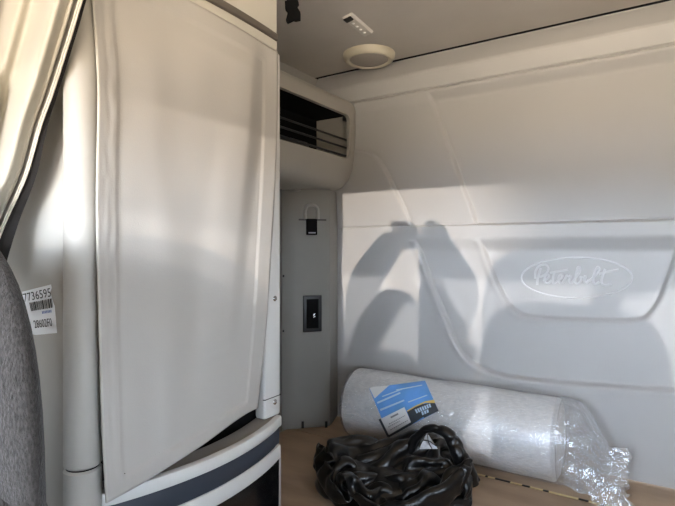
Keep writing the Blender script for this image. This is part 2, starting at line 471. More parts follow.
# left wall lining seen between wardrobe and pillar
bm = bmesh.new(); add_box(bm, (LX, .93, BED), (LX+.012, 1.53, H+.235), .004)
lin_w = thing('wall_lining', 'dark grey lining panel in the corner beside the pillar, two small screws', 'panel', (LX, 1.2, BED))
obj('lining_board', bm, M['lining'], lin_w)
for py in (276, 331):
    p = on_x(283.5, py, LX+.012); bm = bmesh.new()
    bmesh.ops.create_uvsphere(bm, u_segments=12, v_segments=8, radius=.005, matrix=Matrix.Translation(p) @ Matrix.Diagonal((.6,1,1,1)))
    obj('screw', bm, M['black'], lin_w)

# ------------------------------------------------------------------ bunk
bunk = thing('bunk', 'bare tan wooden bunk board with a steel hinge strip along it', 'bunk', (-.1, 1.35, 0))
BY0 = .925
bm = bmesh.new(); add_box(bm, (LX+.013, BY0, BED-.022), (RX-.01, 1.568, BED), .002); obj('front_board', bm, M['ply'], bunk)
bm = bmesh.new(); add_box(bm, (LX+.013, 1.572, BED-.022), (RX-.01, WY-.008, BED), .002); obj('rear_board', bm, M['ply'], bunk)
bm = bmesh.new(); add_box(bm, (LX+.05, BY0+.04, .02), (RX-.03, WY-.09, BED-.0225)); obj('bunk_base', bm, M['trimgrey'], bunk, smooth=False)
def hinge_mat():
    m = mat('hinge steel', (215,200,150), .35, metal=.6); nt = m.node_tree; b_ = nt.nodes['Principled BSDF']
    tc = nt.nodes.new('ShaderNodeTexCoord'); mp = nt.nodes.new('ShaderNodeMapping'); mp.inputs['Scale'].default_value = (1,0,0)
    n = nt.nodes.new('ShaderNodeTexNoise'); n.inputs['Scale'].default_value = 17; n.inputs['Detail'].default_value = 1
    r = nt.nodes.new('ShaderNodeValToRGB'); r.color_ramp.interpolation = 'CONSTANT'
    r.color_ramp.elements[0].color = (.012,.012,.012,1); r.color_ramp.elements[1].position = .47; r.color_ramp.elements[1].color = lin((232,214,160))+(1,)
    nt.links.new(tc.outputs['Object'], mp.inputs['Vector']); nt.links.new(mp.outputs['Vector'], n.inputs['Vector'])
    nt.links.new(n.outputs['Fac'], r.inputs['Fac']); nt.links.new(r.outputs['Color'], b_.inputs['Base Color'])
    return m
bm = bmesh.new(); add_box(bm, (-1.0, 1.5655, BED), (RX-.1, 1.5745, BED+.0022), .0008, 1)
obj('hinge_strip', bm, hinge_mat(), bunk)

# ------------------------------------------------------------------ overhead shelf
shelf = thing('overhead_shelf', 'grey rounded overhead shelf with dark open slot and three rods', 'shelf', (-1.15, 1.38, H+.22))
SX = -1.05
prof = [(LX+.002,.640),(SX-.055,.597),(SX-.012,.583),(SX-.003,.574),(SX,.560),(SX,.46),(SX-.004,.37),(SX-.014,.315),(SX-.032,.272),(SX-.06,.244),(SX-.10,.232),(LX+.002,.226)]
SY0, SY1 = .935, WY-.034
def shelf_body():
    bm = bmesh.new()
    ys = [SY0] + list(np.linspace(SY0+.03, SY1-.05, 26)) + [SY1-.03, SY1-.015, SY1-.004, SY1+.006]
    ins = [0]*27 + [.001, .004, .009, .018]
    rows = []
    for y, i in zip(ys, ins):
        cx, cz = -1.16, .42
        rows.append([Vector((max(LX+.002, p[0]-i*(1 if p[0] > LX+.01 else 0)*(.8)), y, H+p[1]-(i*(p[1]-cz)/.2))) for p in prof])
    n = len(prof); G = [[bm.verts.new(p) for p in r] for r in rows]
    for a in range(len(G)-1):
        for k in range(n):
            bm.faces.new((G[a][k], G[a][(k+1) % n], G[a+1][(k+1) % n], G[a+1][k]))
    bm.faces.new(G[0]); bm.faces.new(G[-1])
    bmesh.ops.recalc_face_normals(bm, faces=bm.faces[:])
    return bm
def rrect(y0, y1, z0, z1, r, n=6):
    out = []
    for cy, cz, a0 in ((y1-r, z1-r, 0), (y0+r, z1-r, 90), (y0+r, z0+r, 180), (y1-r, z0+r, 270)):
        for k in range(n+1):
            a = math.radians(a0+90*k/n); out.append((cy+r*math.cos(a), cz+r*math.sin(a)))
    return out
oy0, oy1, oz0, oz1 = 1.0, 1.708, .354, .522
tmp = []
def tmpobj(bm):
    me = bpy.data.meshes.new('tmp'); bmesh.ops.recalc_face_normals(bm, faces=bm.faces[:]); bm.to_mesh(me); bm.free()
    o = bpy.data.objects.new('tmp', me); C.objects.link(o); return o
body = tmpobj(shelf_body())
bm = bmesh.new(); add_prism(bm, rrect(oy0, oy1, oz0, oz1, .022), SX+.05, SX-.016, lambda p, x: Vector((x, p[0], H+p[1]))); cutA = tmpobj(bm)
bm = bmesh.new(); add_prism(bm, rrect(oy0-.02, oy1+.035, oz0-.035, oz1+.02, .01), SX-.0159, LX+.02, lambda p, x: Vector((x, p[0], H+p[1]))); cutB = tmpobj(bm)
for c_ in (cutA, cutB):
    md = body.modifiers.new('b', 'BOOLEAN'); md.object = c_; md.operation = 'DIFFERENCE'; md.solver = 'EXACT'
dg = bpy.context.evaluated_depsgraph_get(); dg.update()
me = bpy.data.meshes.new_from_object(body.evaluated_get(dg))
for o in (body, cutA, cutB): bpy.data.objects.remove(o)
bm = bmesh.new(); bm.from_mesh(me)
obj('shelf_shell', bm, M['shelfgrey'], shelf, angle=35)
# dark shade sheeting inside the slot (back, roof and floor), shade put into colour, with a pale end panel
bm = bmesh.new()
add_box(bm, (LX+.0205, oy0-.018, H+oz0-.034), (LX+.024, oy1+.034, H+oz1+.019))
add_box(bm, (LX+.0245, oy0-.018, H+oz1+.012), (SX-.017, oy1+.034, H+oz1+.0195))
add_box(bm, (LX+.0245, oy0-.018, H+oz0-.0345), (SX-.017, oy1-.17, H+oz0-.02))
obj('slot_shade', bm, M['dark'], shelf, smooth=False)
bm = bmesh.new()
for (y, z, yy, zz2) in ((oy0-.01, .432, oy1+.03, .430), (oy0-.01, .402, oy1+.03, .398), (oy0-.01, .370, oy1+.03, .366)):
    bm2 = bmesh.new(); add_tube(bm2, [Vector((SX-.020, y, H+z)), Vector((SX-.020, yy, H+zz2))], .0042, 8)
    obj('rod', bm2, M['black'], shelf)
bm.free()
bm = bmesh.new(); p = on_x(348.5, 117, SX-.02); add_box(bm, (SX-.03, p.y-.03, p.z-.02), (SX-.017, p.y-.004, p.z-.004), .002)
obj('rod_clip', bm, M['black'], shelf)
bm = bmesh.new(); add_box(bm, (LX+.03, oy0+.10, H+oz0-.0195), (SX-.05, oy1-.20, H+oz0+.035), .012)
obj('stowed_pouch', bm, M['black'], shelf)
p = on_z(291, 190, H+.2285)
bm = bmesh.new(); add_lathe(bm, [(.024,.004),(.024,-.004),(.018,-.009),(.004,-.011)], (p.x+.02, p.y, p.z), seg=24)
obj('spot_lamp', bm, M['trimgrey'], shelf)

# ------------------------------------------------------------------ ceiling fixtures
c0 = on_z(369, 54.5, CEIL)
lamp = thing('ceiling_lamp', 'round beige dome lamp with grey centre on the grey headliner', 'lamp', (c0.x, c0.y, CEIL))
bm = bmesh.new(); add_lathe(bm, [(.097,.004),(.0975,-.002),(.096,-.012),(.091,-.021),(.083,-.026),(.076,-.025),(.072,-.021),(.071,-.012)], (c0.x, c0.y, CEIL), seg=56)
obj('lamp_rim', bm, M['beigelamp'], lamp)
bm = bmesh.new(); add_lathe(bm, [(.0705,-.011),(.071,-.020),(.066,-.0235),(.035,-.026),(.006,-.027)], (c0.x, c0.y, CEIL), seg=48)
obj('lamp_lens', bm, M['lampgrey'], lamp)

q = [on_z(px, py, CEIL) for px, py in ((341.7,17.0),(352,12.2),(373.8,31),(364.2,35.8))]
ctr = sum(q, Vector())/4
led = thing('reading_light', 'small clear rectangular ceiling light with four white dots', 'light', (ctr.x, ctr.y, CEIL))
eu = ((q[3]+q[2])-(q[0]+q[1]))*.5; ev = ((q[1]+q[2])-(q[0]+q[3]))*.5
def led_pt(a, b, z): return ctr + eu*(a-.5) + ev*(b-.5) + Vector((0,0,z))
def led_plate(bm, a0, a1, b0, b1, z0, z1, n=0):
    A = [bm.verts.new(led_pt(a, b, z0)) for a, b in ((a0,b0),(a1,b0),(a1,b1),(a0,b1))]
    ia, ib = (a1-a0)*.04, (b1-b0)*.12
    B = [bm.verts.new(led_pt(a, b, z1)) for a, b in ((a0+ia,b0+ib),(a1-ia,b0+ib),(a1-ia,b1-ib),(a0+ia,b1-ib))]
    for i in range(4): bm.faces.new((A[i], A[(i+1)%4], B[(i+1)%4], B[i]))
    bm.faces.new(A); bm.faces.new(B)
bm = bmesh.new(); led_plate(bm, 0, 1, 0, 1, .002, -.008); obj('light_plate', bm, M['ledplate'], led, smooth=False)
bm = bmesh.new(); led_plate(bm, .01, .17, .05, .8, -.0082, -.011); obj('light_switch', bm, M['black'], led, smooth=False)
for k in range(4):
    bm = bmesh.new(); bmesh.ops.create_uvsphere(bm, u_segments=10, v_segments=8, radius=.0055, matrix=Matrix.Translation(led_pt(.30+k*.165, .45, -.0085)) @ Matrix.Diagonal((1,1,.5,1)))
    obj('light_dot', bm, M['led'], led)

# hanging strap with buckle
t = 1.25
bk = thing('buckle_strap', 'black strap with plastic buckle hanging from the ceiling beside wardrobe', 'strap', tuple(at_t(290, -20, t)))
def bkp(px, py, dy=0): return at_t(px, py, t) + Vector((0, dy, 0))
rt = Vector((CS, SN, 0)); fw = Vector((-SN, CS, 0))
def slab(bm, pts, th=.004):
    A = [bm.verts.new(at_t(a, b, t)-fw*th/2) for a, b in pts]; B = [bm.verts.new(at_t(a, b, t)+fw*th/2) for a, b in pts]
    n = len(pts)
    for i in range(n): bm.faces.new((A[i], A[(i+1)%n], B[(i+1)%n], B[i]))
    bm.faces.new(A); bm.faces.new(B)
bm = bmesh.new(); slab(bm, [(286,-45.5),(294,-45.5),(294,8),(286.5,8)], .002); obj('strap_webbing', bm, M['nylonmatte'], bk, smooth=False)
bm = bmesh.new(); slab(bm, [(285,2),(297.5,-1),(299,4),(297,7.5),(298,9),(300.5,13),(300.5,20),(296,21),(293.5,20.5),(287.5,23.2),(286,21),(288,13),(285.3,9.5)], .012)
obj('buckle', bm, M['dark'], bk, smooth=False)

# ------------------------------------------------------------------ wardrobe
WX = -.752
wd = thing('wardrobe', 'tall pale grey built-in wardrobe behind the hanging closure flap, rounded edges', 'wardrobe', (-1.0, .68, 0))
WY0, WY1 = .452, .915
bm = bmesh.new()
add_box(bm, (LX+.006, WY1-.030, .02), (WX-.014, WY1-.017, CEIL-.002))          # bunk-side panel
add_box(bm, (LX+.006, WY0+.012, .02), (LX+.018, WY1-.031, CEIL-.002))    # back
obj('carcass', bm, M['trimgrey'], wd, smooth=False)
bm = bmesh.new(); add_box(bm, (LX+.006, WY0, .02), (-.775, WY0+.0115, CEIL-.002), .002)
obj('end_panel', bm, M['colpost'], wd)
# round corner column with a joint low down
cc = Vector((-.7536, .441)); cr = .027
def column_piece(z0, z1):
    bm = bmesh.new(); add_lathe(bm, [(cr-.003, z0), (cr, z0+.003), (cr, z1-.003), (cr-.003, z1)], (cc.x, cc.y, 0), seg=40); return bm
zj = on_z(86, 471, 0).z
dcol = math.hypot(cc.x, cc.y)-cr
zj = H + (248-472)/F*.757
obj('corner_post', column_piece(zj+.0012, CEIL-.003), M['colpost'], wd)
obj('corner_post', column_piece(.02, zj-.0012), M['colpost'], wd)
bm = bmesh.new(); add_lathe(bm, [(cr-.0035, zj-.003), (cr-.0035, zj+.003)], (cc.x, cc.y, 0), seg=32); obj('joint_ring', bm, M['dark'], wd)
# rear post beside bunk
bm = bmesh.new(); add_box(bm, (WX-.03, .860, H-.385), (WX, WY1+.001, H+.45), .006, 3); post = obj('rear_post', bm, M['offwhite'], wd); LOC['rear_post'] = Vector((0,0,0))
bm = bmesh.new(); p = on_x(275, 396.5, WX); add_box(bm, (WX-.006, .8595, p.z-.001), (WX+.0004, WY1+.0012, p.z+.0006)); obj('post_seam', bm, M['dark'], post, smooth=False)
for px, py in ((275,298.5),(275,402)):
    p = on_x(px, py, WX); bm = bmesh.new()
    bmesh.ops.create_uvsphere(bm, u_segments=16, v_segments=10, radius=.0065, matrix=Matrix.Translation(p) @ Matrix.Diagonal((.45,1,1,1)))
    obj('screw', bm, M['screw'], wd)
# bulged front outline in plan, shared by head rail, strip and sill
def front_x(y, bulge):
    s = (y-.47)/(WY1-.47)
    b = math.sin(math.pi*min(1, max(0, s/.97)))**.8 if 0 < s < .97 else 0
    return WX + .002 + bulge*b
def front_band(z0, z1, bulge, out, depth, y0=.462, y1=.909, rnd=.003, endcurl=True, lean=0.0):
    """a moulded band following the bulged front"""
    bm = bmesh.new(); ys = list(np.linspace(y0, y1, 40)); rows = []
    prof = [(-depth, z0), (-rnd, z0), (-rnd*.3, z0+rnd*.3), (0, z0+rnd), (lean, z1-rnd), (lean-rnd*.3, z1-rnd*.3), (lean-rnd, z1), (-depth, z1)]
    for y in ys:
        x0 = front_x(y, bulge)+out
        rows.append([Vector((x0+p[0], y, p[1])) for p in prof])
    G = [[bm.verts.new(p) for p in r] for r in rows]; n = len(prof)
    for a in range(len(G)-1):
        for k in range(n): bm.faces.new((G[a][k], G[a][(k+1)%n], G[a+1][(k+1)%n], G[a+1][k]))
    bm.faces.new(G[0]); bm.faces.new(G[-1])
    return bm
obj('head_rail', front_band(H+.452, H+.474, .012, .000, .05, y1=.899), M['cab'], wd)
obj('dark_strip', front_band(H+.4745, H+.4895, .014, .004, .05, y1=.899), M['trimdark'], wd)
obj('upper_panel', front_band(H+.490, CEIL-.003, .010, .000, .03, y0=.462, y1=.898), M['cab'], wd)
ZL = H-.388
obj('sill', front_band(ZL-.012, ZL-.001, .044, -.004, .048), M['taupe'], wd)
obj('sill_lip', front_band(ZL-.022, ZL+.002, .044, .006, .014, rnd=.004), M['offwhite'], wd)
obj('blue_band', front_band(ZL-.064, ZL-.0225, .042, -.001, .03), M['bluegrey'], wd)
obj('lower_lip', front_band(ZL-.098, ZL-.0645, .038, .003, .03, rnd=.004), M['offwhite'], wd)
dr = obj('drawer', front_band(.12, ZL-.0985, .026, -.002, .03, y1=WY1-.006), M['blackgloss'], wd); LOC['drawer'] = Vector((0,0,0))
bm = bmesh.new(); add_box(bm, (WX-.012, WY1-.0055, .05), (WX+.001, WY1, ZL-.0985)); obj('end_strip', bm, M['trimgrey'], wd, smooth=False)
bm = bmesh.new(); add_box(bm, (LX+.03, WY0+.013, .0), (WX-.02, WY1-.016, .12)); obj('plinth', bm, M['dark'], wd, smooth=False)
bm = bmesh.new(); add_box(bm, (LX+.03, WY0+.03, ZL-.06), (WX-.03, WY1-.04, ZL-.03)); obj('inner_shade_box', bm, M['dark'], wd, smooth=False)  # dark box standing in for the shade below the sill
bm = bmesh.new(); add_box(bm, (-.80, WY0+.03, ZL-.03), (-.797, WY1-.032, ZL+.30)); obj('inner_shade_sheet', bm, M['dark'], wd, smooth=False)  # dark sheet: interior shade behind the flap put into its colour

# barcode sticker on the wardrobe end panel
st_y = WY0-.0006
stk = thing('barcode_sticker', 'white paper barcode sticker on the wardrobe side, partly behind the seat', 'sticker', tuple(on_y(42, 312, st_y)))
def on_end(px, py, out=0): return on_y(px, py, st_y-out)
bm = bmesh.new()
outl = [(22,291.8),(27,290.5),(51,284.4),(51.8,288),(50.3,292),(53.6,303),(54.8,306),(57,333),(36,335),(31,334)]
bm.faces.new([bm.verts.new(on_end(*p)) for p in outl]); obj('sticker_paper', bm, M['paper'], stk, smooth=False)
qm = quad_map([(24,290.8),(50.5,284.8),(56.5,333),(34,335)])
def sfn(u, v): return on_end(*qm(u, v), out=.0006)
obj('number_print', text_bm('7736595', sfn, (-.08, .06, .97, .24)), M['ink'], stk, smooth=False)
bm = bmesh.new(); u = .10
while u < .97:
    w = random.choice((.018,.03,.045))
    bm.faces.new([bm.verts.new(sfn(*p)) for p in ((u,.28),(u+w,.28),(u+w,.47),(u,.47))]); u += w+random.choice((.018,.028))
obj('barcode_print', bm, M['ink'], stk, smooth=False)
obj('small_number_print', text_bm('28602F0', sfn, (.10, .68, .86, .85)), M['ink'], stk, smooth=False)
bm = bmesh.new()
for k in range(7):
    u = .52+k*.058; bm.faces.new([bm.verts.new(sfn(*p)) for p in ((u,.51),(u+.036,.51),(u+.036,.565),(u,.565))])
obj('small_print', bm, M['inkblue'], stk, smooth=False)

# ------------------------------------------------------------------ wardrobe closure flap
def poly_at(pts, key, kk):
    for a, b in zip(pts, pts[1:]):
        if a[kk] <= key <= b[kk]:
            s = (key-a[kk])/(b[kk]-a[kk]); return a[1-kk]+(b[1-kk]-a[1-kk])*s
    return pts[-1][1-kk]
def resample(pts, n):
    P = catmull([(a, b, 0) for a, b in pts], 8); L = [0]
    for a, b in zip(P, P[1:]): L.append(L[-1]+(b-a).length)
    out = []
    j = 0
    for i in range(n):
        s = L[-1]*i/(n-1)
        while j < len(L)-2 and L[j+1] < s: j += 1
        f = 0 if L[j+1] == L[j] else (s-L[j])/(L[j+1]-L[j])
        out.append(P[j].lerp(P[j+1], f))
    return out
NU, NV = 110, 170
eL = resample([(92,-52),(93,0),(97,50),(99,100),(97.5,180),(98,250),(101,370),(104,450),(107,502.5)], NV)
eR = resample([(277.2,52),(277.2,100),(276.2,150),(274,200),(271,250),(266.5,320),(261.5,370),(257.5,408)], NV)
eT = resample([(92,-52),(140,-25),(190,1),(240,29),(266,45.5),(277.2,52)], NU)
eB = resample([(107,502.5),(140,484.5),(160,472),(200,446.5),(232,423),(247,413),(257.5,408)], NU)
def coons(u, v):
    i = u*(NU-1); j = v*(NV-1)
    T = eT[int(round(i))]; B = eB[int(round(i))]; Lf = eL[int(round(j))]; R = eR[int(round(j))]
    P = T*(1-v)+B*v + Lf*(1-u)+R*u - (eT[0]*(1-u)*(1-v)+eT[-1]*u*(1-v)+eB[0]*(1-u)*v+eB[-1]*u*v)
    return P
def cx(u, v):
    x = WX + .022 + .007*max(0, 1-u*8) + .012*math.sin(math.pi*u)*(1-v)            # rail bulge at the top
    x += .020*v*v*math.sin(math.pi*min(1, u*.9+.05)) + .010*v*(1-u)
    # soft long folds
    x += .0045*math.sin(u*7.0+v*1.6)*(.25+v*.6)
    u0 = .865-.14*v; fade = max(0, 1-v/.8)**.7*min(1, v*9+.25)                     # gathered fold that falls away to the right hem
    f = float(sstep(u, .35, u0)) if u < u0 else 1-float(sstep(u, u0, u0+.085))
    x += .020*f*fade
    x -= .006*math.exp(-((u-(.72-.25*v))/.09)**2)*v
    x += .006*math.exp(-((u-(.30+.15*v))/.10)**2)*v
    x += .002*noise.noise(Vector((u*5, v*7, 2)))
    # hems are double thickness
    e = 0
    if u < .105: e = .0022 + .0016*noise.noise(Vector((u*30, v*22, 5)))*(1 if u > .03 else 0)
    if u > .925: e = .0022
    if v < .045: e = .0022
    if v > .965: e = .0022
    return x+e
def flap_pt(u, v, out=0):
    p = coons(u, v); return on_x(p.x, p.y, cx(u, v)+out)
flap = thing('wardrobe_flap', 'large grey vinyl flap with stitched hems hung over the wardrobe front', 'curtain', tuple(flap_pt(.5, 1)))
bm = bmesh.new()
rows = [[flap_pt(i/(NU-1), j/(NV-1)) for i in range(NU)] for j in range(NV)]
add_grid(bm, rows)
sheet = obj('flap_sheet', bm, M['curtain'], flap, angle=70)
md = sheet.modifiers.new('thick', 'SOLIDIFY'); md.thickness = .0016; md.offset = -1
bm = bmesh.new(); add_tube(bm, [flap_pt(0, j/(NV-1)) for j in range(NV)], .0022, 6); obj('flap_piping', bm, M['pipe'], flap)
bm = bmesh.new()
def stitch(path):
    for k in range(0, len(path)-1, 2):
        add_tube(bm, [path[k], path[k+1]], .0010, 4)
def line(f, n): return [f(k/(n-1)) for k in range(n)]
stitch(line(lambda s: flap_pt(.118, .05+s*.93, .0006), 260))
stitch(line(lambda s: flap_pt(.022, .01+s*.97, .0006), 260))
stitch(line(lambda s: flap_pt(.05+s*.87, .052, .0006), 140))
stitch(line(lambda s: flap_pt(.03+s*.94, .957, .0006), 140))
stitch(line(lambda s: flap_pt(.918, .05+s*.91, .0006), 230))
stitch(line(lambda s: flap_pt(.03+s*.96, .012, .0006), 150))
obj('stitching', bm, M['thread'], flap, smooth=False)

# ------------------------------------------------------------------ gathered drape at upper left
dl = [(86,-60),(76,-14),(71.5,0),(61.5,34),(44,90),(32,124),(20,168),(10,193),(-1,217),(-14,250),(-26,285)]
DN = 60
hemL = resample(dl, DN)
def drape_t(px):
    # just in front of the wardrobe corner and its end panel
    return min(.835, .678 + max(0, 84-px)*.0019)
def drape_pt(j, s):
    """s = pixels to the left of the hem line; folds follow the hem"""
    p = hemL[j]; v = j/(DN-1)
    conv = .55+.45*v
    f1 = math.cos((s/34.0)*2*math.pi/ (1.15-.25*v) + .5)
    tt = drape_t(p.x-s) - .022 + .020*f1 + .004*math.cos(s/9.0+v*3)
    return at_t(p.x-s*(1.0-.06*v)*1.0, p.y - s*.06, tt)
drape = thing('privacy_drape', 'cream pleated privacy drape with striped edging, gathered beside the wardrobe corner above the seat', 'curtain', tuple(drape_pt(DN-1, 20)))
bm = bmesh.new(); add_grid(bm, [[drape_pt(j, s) for s in np.linspace(0, 130, 90)] for j in range(DN)])
ds = obj('drape_cloth', bm, M['drape'], drape, angle=80)
def band_pt(j, w, dt): p = hemL[j]; return at_t(p.x+w, p.y+w*.15, drape_t(p.x)+dt)
bm = bmesh.new(); add_grid(bm, [[band_pt(j, w*(1-.25*j/DN), .002+.004*math.sin(w*.5)) for w in np.linspace(0, 10, 12)] for j in range(DN)])
obj('drape_edging', bm, M['drapetrim'], drape)
for w, r in ((0, .0026), (7.6, .0012), (10.3, .0016)):
    bm = bmesh.new(); add_tube(bm, [band_pt(j, w*(1-.25*j/DN), -.001) for j in range(DN)], r, 6)
    obj('drape_welt', bm, M['drapewelt'] if w < 10 else M['drapewelt'], drape)
bm = bmesh.new(); add_grid(bm, [[at_t(hemL[j].x+10*(1-.25*j/DN)+w*(.45+2.2*max(0, j/DN-.42)**1.3+.25*j/DN), hemL[j].y, drape_t(hemL[j].x)+.001+w*.0003) for w in np.linspace(0, 11, 8)] for j in range(DN)])
obj('drape_shade', bm, M['drapeshade'], drape)  # dark sheet beside the edging stands in for the drape's shade

# ------------------------------------------------------------------ seats
def superell(bm, c, a, b, cz, ex, ey, nu=64, nv=40):
    """rounded block: ex squareness seen from the front, ey front-to-back"""
    def sp(v, e): return math.copysign(abs(v)**e, v)
    rings = []
    for j in range(1, nv):
        ph = -math.pi/2 + math.pi*j/nv
        ring = []
        for i in range(nu):
            th = 2*math.pi*i/nu
            # lat runs along y (thickness), lon around the outline in xz
            r = sp(math.cos(ph), ey)
            ring.append(bm.verts.new(Vector((c[0]+a*r*sp(math.cos(th), ex), c[1]+b*sp(math.sin(ph), ey), c[2]+cz*r*sp(math.sin(th), ex)))))
        rings.append(ring)
    for j in range(len(rings)-1):
        for i in range(nu):
            bm.faces.new((rings[j][i], rings[j][(i+1)%nu], rings[j+1][(i+1)%nu], rings[j+1][i]))
    bm.faces.new(rings[0]); bm.faces.new(rings[-1])
SXC, SYC = -.721, .2125
def make_seat():
    s = thing('cab_seat', 'grey heather cloth cab seat whose rounded back partly hides the barcode sticker', 'seat', (SXC, SYC, 0), 'high-backed cab seats')
    bm = bmesh.new(); superell(bm, (SXC, SYC, H-.313), .2905, .0465, .345, .518, .949); obj('backrest', bm, M['seat'], s)
    bm = bmesh.new(); superell(bm, (SXC+.044, SYC-.0125, H-.50), .292, .07, .335, .5, .75); obj('lower_backrest', bm, M['seat'], s)
    bm = bmesh.new(); superell(bm, (SXC, SYC-.27, .50), .225, .27, .085, .8, .45)
    obj('seat_cushion', bm, M['seat'], s)
    bm = bmesh.new(); add_box(bm, (SXC-.2, SYC-.45, .0), (SXC+.2, SYC-.02, .42), .03, 3); obj('seat_base', bm, M['black'], s)
    return s
seat = make_seat()
def copy_tree(o, parent=None):
    c = o.copy(); C.objects.link(c); c.parent = parent
    for ch in [x for x in bpy.data.objects if x.parent == o]: copy_tree(ch, c)
    return c
seat2 = copy_tree(seat); seat2.location = (.43, SYC, 0)
seat2['label'] = 'grey heather cloth driver seat beside the kneeling person, on the side away from the wardrobe'

# ------------------------------------------------------------------ foil roll in clear plastic
AY, AZ, RR = 1.655, BED+.129, .122
XL, XR = -.985, -.272
roll = thing('foil_roll', 'silver foil roll wrapped in clear plastic lying along the back wall', 'roll', ((XL+XR)/2, AY, BED))
def cyl_pt(x, a, r): return Vector((x, AY-math.cos(a)*r, AZ+math.sin(a)*r))
bm = bmesh.new(); rows = []
NA = 96
def foil_r(x, a):
    n = noise.noise(Vector((x*9, math.cos(a)*2.2, math.sin(a)*2.2)))
    n2 = abs(noise.noise(Vector((x*30, math.cos(a)*6, math.sin(a)*6))))
    return RR + .0035*n + .0022*n2
for x in np.linspace(XL, XR, 110):
    e = min(1, (x-XL)/.012+.80) * 1.0
    rows.append([cyl_pt(x, 2*math.pi*k/NA, foil_r(x, 2*math.pi*k/NA)*min(1, e, (XR-x)/.012+.9)) for k in range(NA)])
G = [[bm.verts.new(p) for p in r] for r in rows]
for i in range(len(G)-1):
    for k in range(NA): bm.faces.new((G[i][k], G[i][(k+1)%NA], G[i+1][(k+1)%NA], G[i+1][k]))
bm.faces.new(G[0]); bm.faces.new(G[-1])
obj('foil_body', bm, M['foil'], roll, angle=60)
# plastic sleeve, tightening to a twist at the right end
RF = .1265
def film_r(x, a):
    n = noise.noise(Vector((x*14, math.cos(a)*3, math.sin(a)*3+5)))
    n2 = 1-abs(noise.noise(Vector((x*22+7, a*2.0, 1.3))))*2
    return RF + .0018*n + .0012*n2
bm = bmesh.new(); rows = []
XS = list(np.linspace(XL-.025, XR+.01, 100))
for x in XS:
    e = 1.0
    if x < XL: e = 1-(XL-x)/.025*.35
    rows.append([cyl_pt(x, 2*math.pi*k/NA, max(film_r(x, 2*math.pi*k/NA), 0)*e) for k in range(NA)])
G = [[bm.verts.new(p) for p in r] for r in rows]
for i in range(len(G)-1):
    for k in range(NA): bm.faces.new((G[i][k], G[i][(k+1)%NA], G[i+1][(k+1)%NA], G[i+1][k]))
bm.faces.new(G[0])
obj('plastic_sleeve', bm, M['film'], roll, angle=60)
bm = bmesh.new(); rows = []
NT = 120
for i, s in enumerate(np.linspace(0, 1, 46)):
    x = XR+.008 + s*.17
    rad = RF*(1-.15*s-.50*sstep(s, .25, .85)) if s < .75 else RF*(.46+.06*(s-.75)/.25)
    cz = AZ + (BED+.058-AZ)*float(sstep(s, .05, .8)); cy = AY + .035*s
    row = []
    for k in range(NT):
        a = 2*math.pi*k/NT
        cr_ = abs(noise.noise(Vector((math.cos(a)*2.6, math.sin(a)*2.6, s*2.5+3))))*2-.5
        cr2 = abs(noise.noise(Vector((math.cos(a)*7, math.sin(a)*7, s*6))))
        r = rad*(1 - (.30*cr_+.16*cr2)*min(1, s*2.2))
        z = cz+math.sin(a)*r
        row.append(Vector((x + .02*s*noise.noise(Vector((a*2, s*3, 1))), cy-math.cos(a)*r, max(BED+.002+.002*random.random(), z))))
    rows.append(row)
G = [[bm.verts.new(p) for p in r] for r in rows]
for i in range(len(G)-1):
    for k in range(NT): bm.faces.new((G[i][k], G[i][(k+1)%NT], G[i+1][(k+1)%NT], G[i+1][k]))
tail = obj('plastic_tail', bm, M['filmtail'], roll, angle=25)
# flared loose end lying on the board
bm = bmesh.new(); rows = []
A0 = on_z(572, 484, BED+.03); 
p_s = on_y(574, 455, 1.60); 
for i, s in enumerate(np.linspace(0, 1, 26)):
    row = []
    for k in range(26):
        w = k/25-.5
        c = Vector((-.205+.10*s, 1.575-.035*s, BED+.075*(1-s)+.004))
        wid = .05+.07*s
        zz3 = .018*abs(noise.noise(Vector((w*9, s*4, 8))))*1.6 + .012*abs(noise.noise(Vector((w*20, s*9, 3))))
        row.append(c + Vector((w*wid*.8, w*wid*.5, zz3 + .045*(1-s)*(.5-abs(w)))))
    rows.append(row)
add_grid(bm, rows); obj('plastic_flap', bm, M['filmtail'], roll, angle=25)

# printed insert under the plastic
RC = .1287
def on_cyl(px, py, r=RC):
    d = ray(px, py)
    a = d.y**2+d.z**2; b = -2*(AY*d.y+(AZ-H)*d.z); c_ = AY**2+(AZ-H)**2-r*r
    D = b*b-4*a*c_
    tt = (-b-math.sqrt(max(D, 0)))/(2*a); return O+d*tt
def cyl_quad(bm, q, r, n=10, m=8):
    f = quad_map(q); add_grid(bm, [[on_cyl(*f(i/n, j/m), r) for i in range(n+1)] for j in range(m+1)])
bm = bmesh.new(); cyl_quad(bm, [(369,388),(425,380.5),(438.6,410.8),(389,436.3)], RC, 18, 14)
card = obj('printed_card', bm, M['cardblue'], roll, angle=80); LOC['printed_card'] = Vector((0,0,0))
card['label'] = 'blue printed card with white sticker under the plastic'
def deco(name, quads, m, lift):
    bm = bmesh.new()
    for q in quads: cyl_quad(bm, q, RC+lift)
    o = obj(name, bm, M[m], card, angle=80); return o
deco('slate_corner', [[(406.8,411),(419,404.5),(424,416.5),(411.7,424.5)], [(419,404.5),(434.6,402.3),(438.6,410.8),(424,418)]], 'cardblack', .0005)
deco('yellow_arc', [[(407,410.6),(415,405.8),(415.5,407),(407.5,411.6)], [(415,405.8),(425,401.3),(425.3,402.8),(415.5,407)], [(425,401.3),(434.2,399.6),(435,403),(425.3,402.8)]], 'cardyellow', .0009)
deco('white_sticker', [[(380.7,418.8),(404.4,407),(411,422.2),(388.8,435)]], 'paper', .0012)
deco('clear_corner', [[(369.3,388.0),(375,386.6),(389,385.5),(374.5,398.5)]], 'paper', .0005)
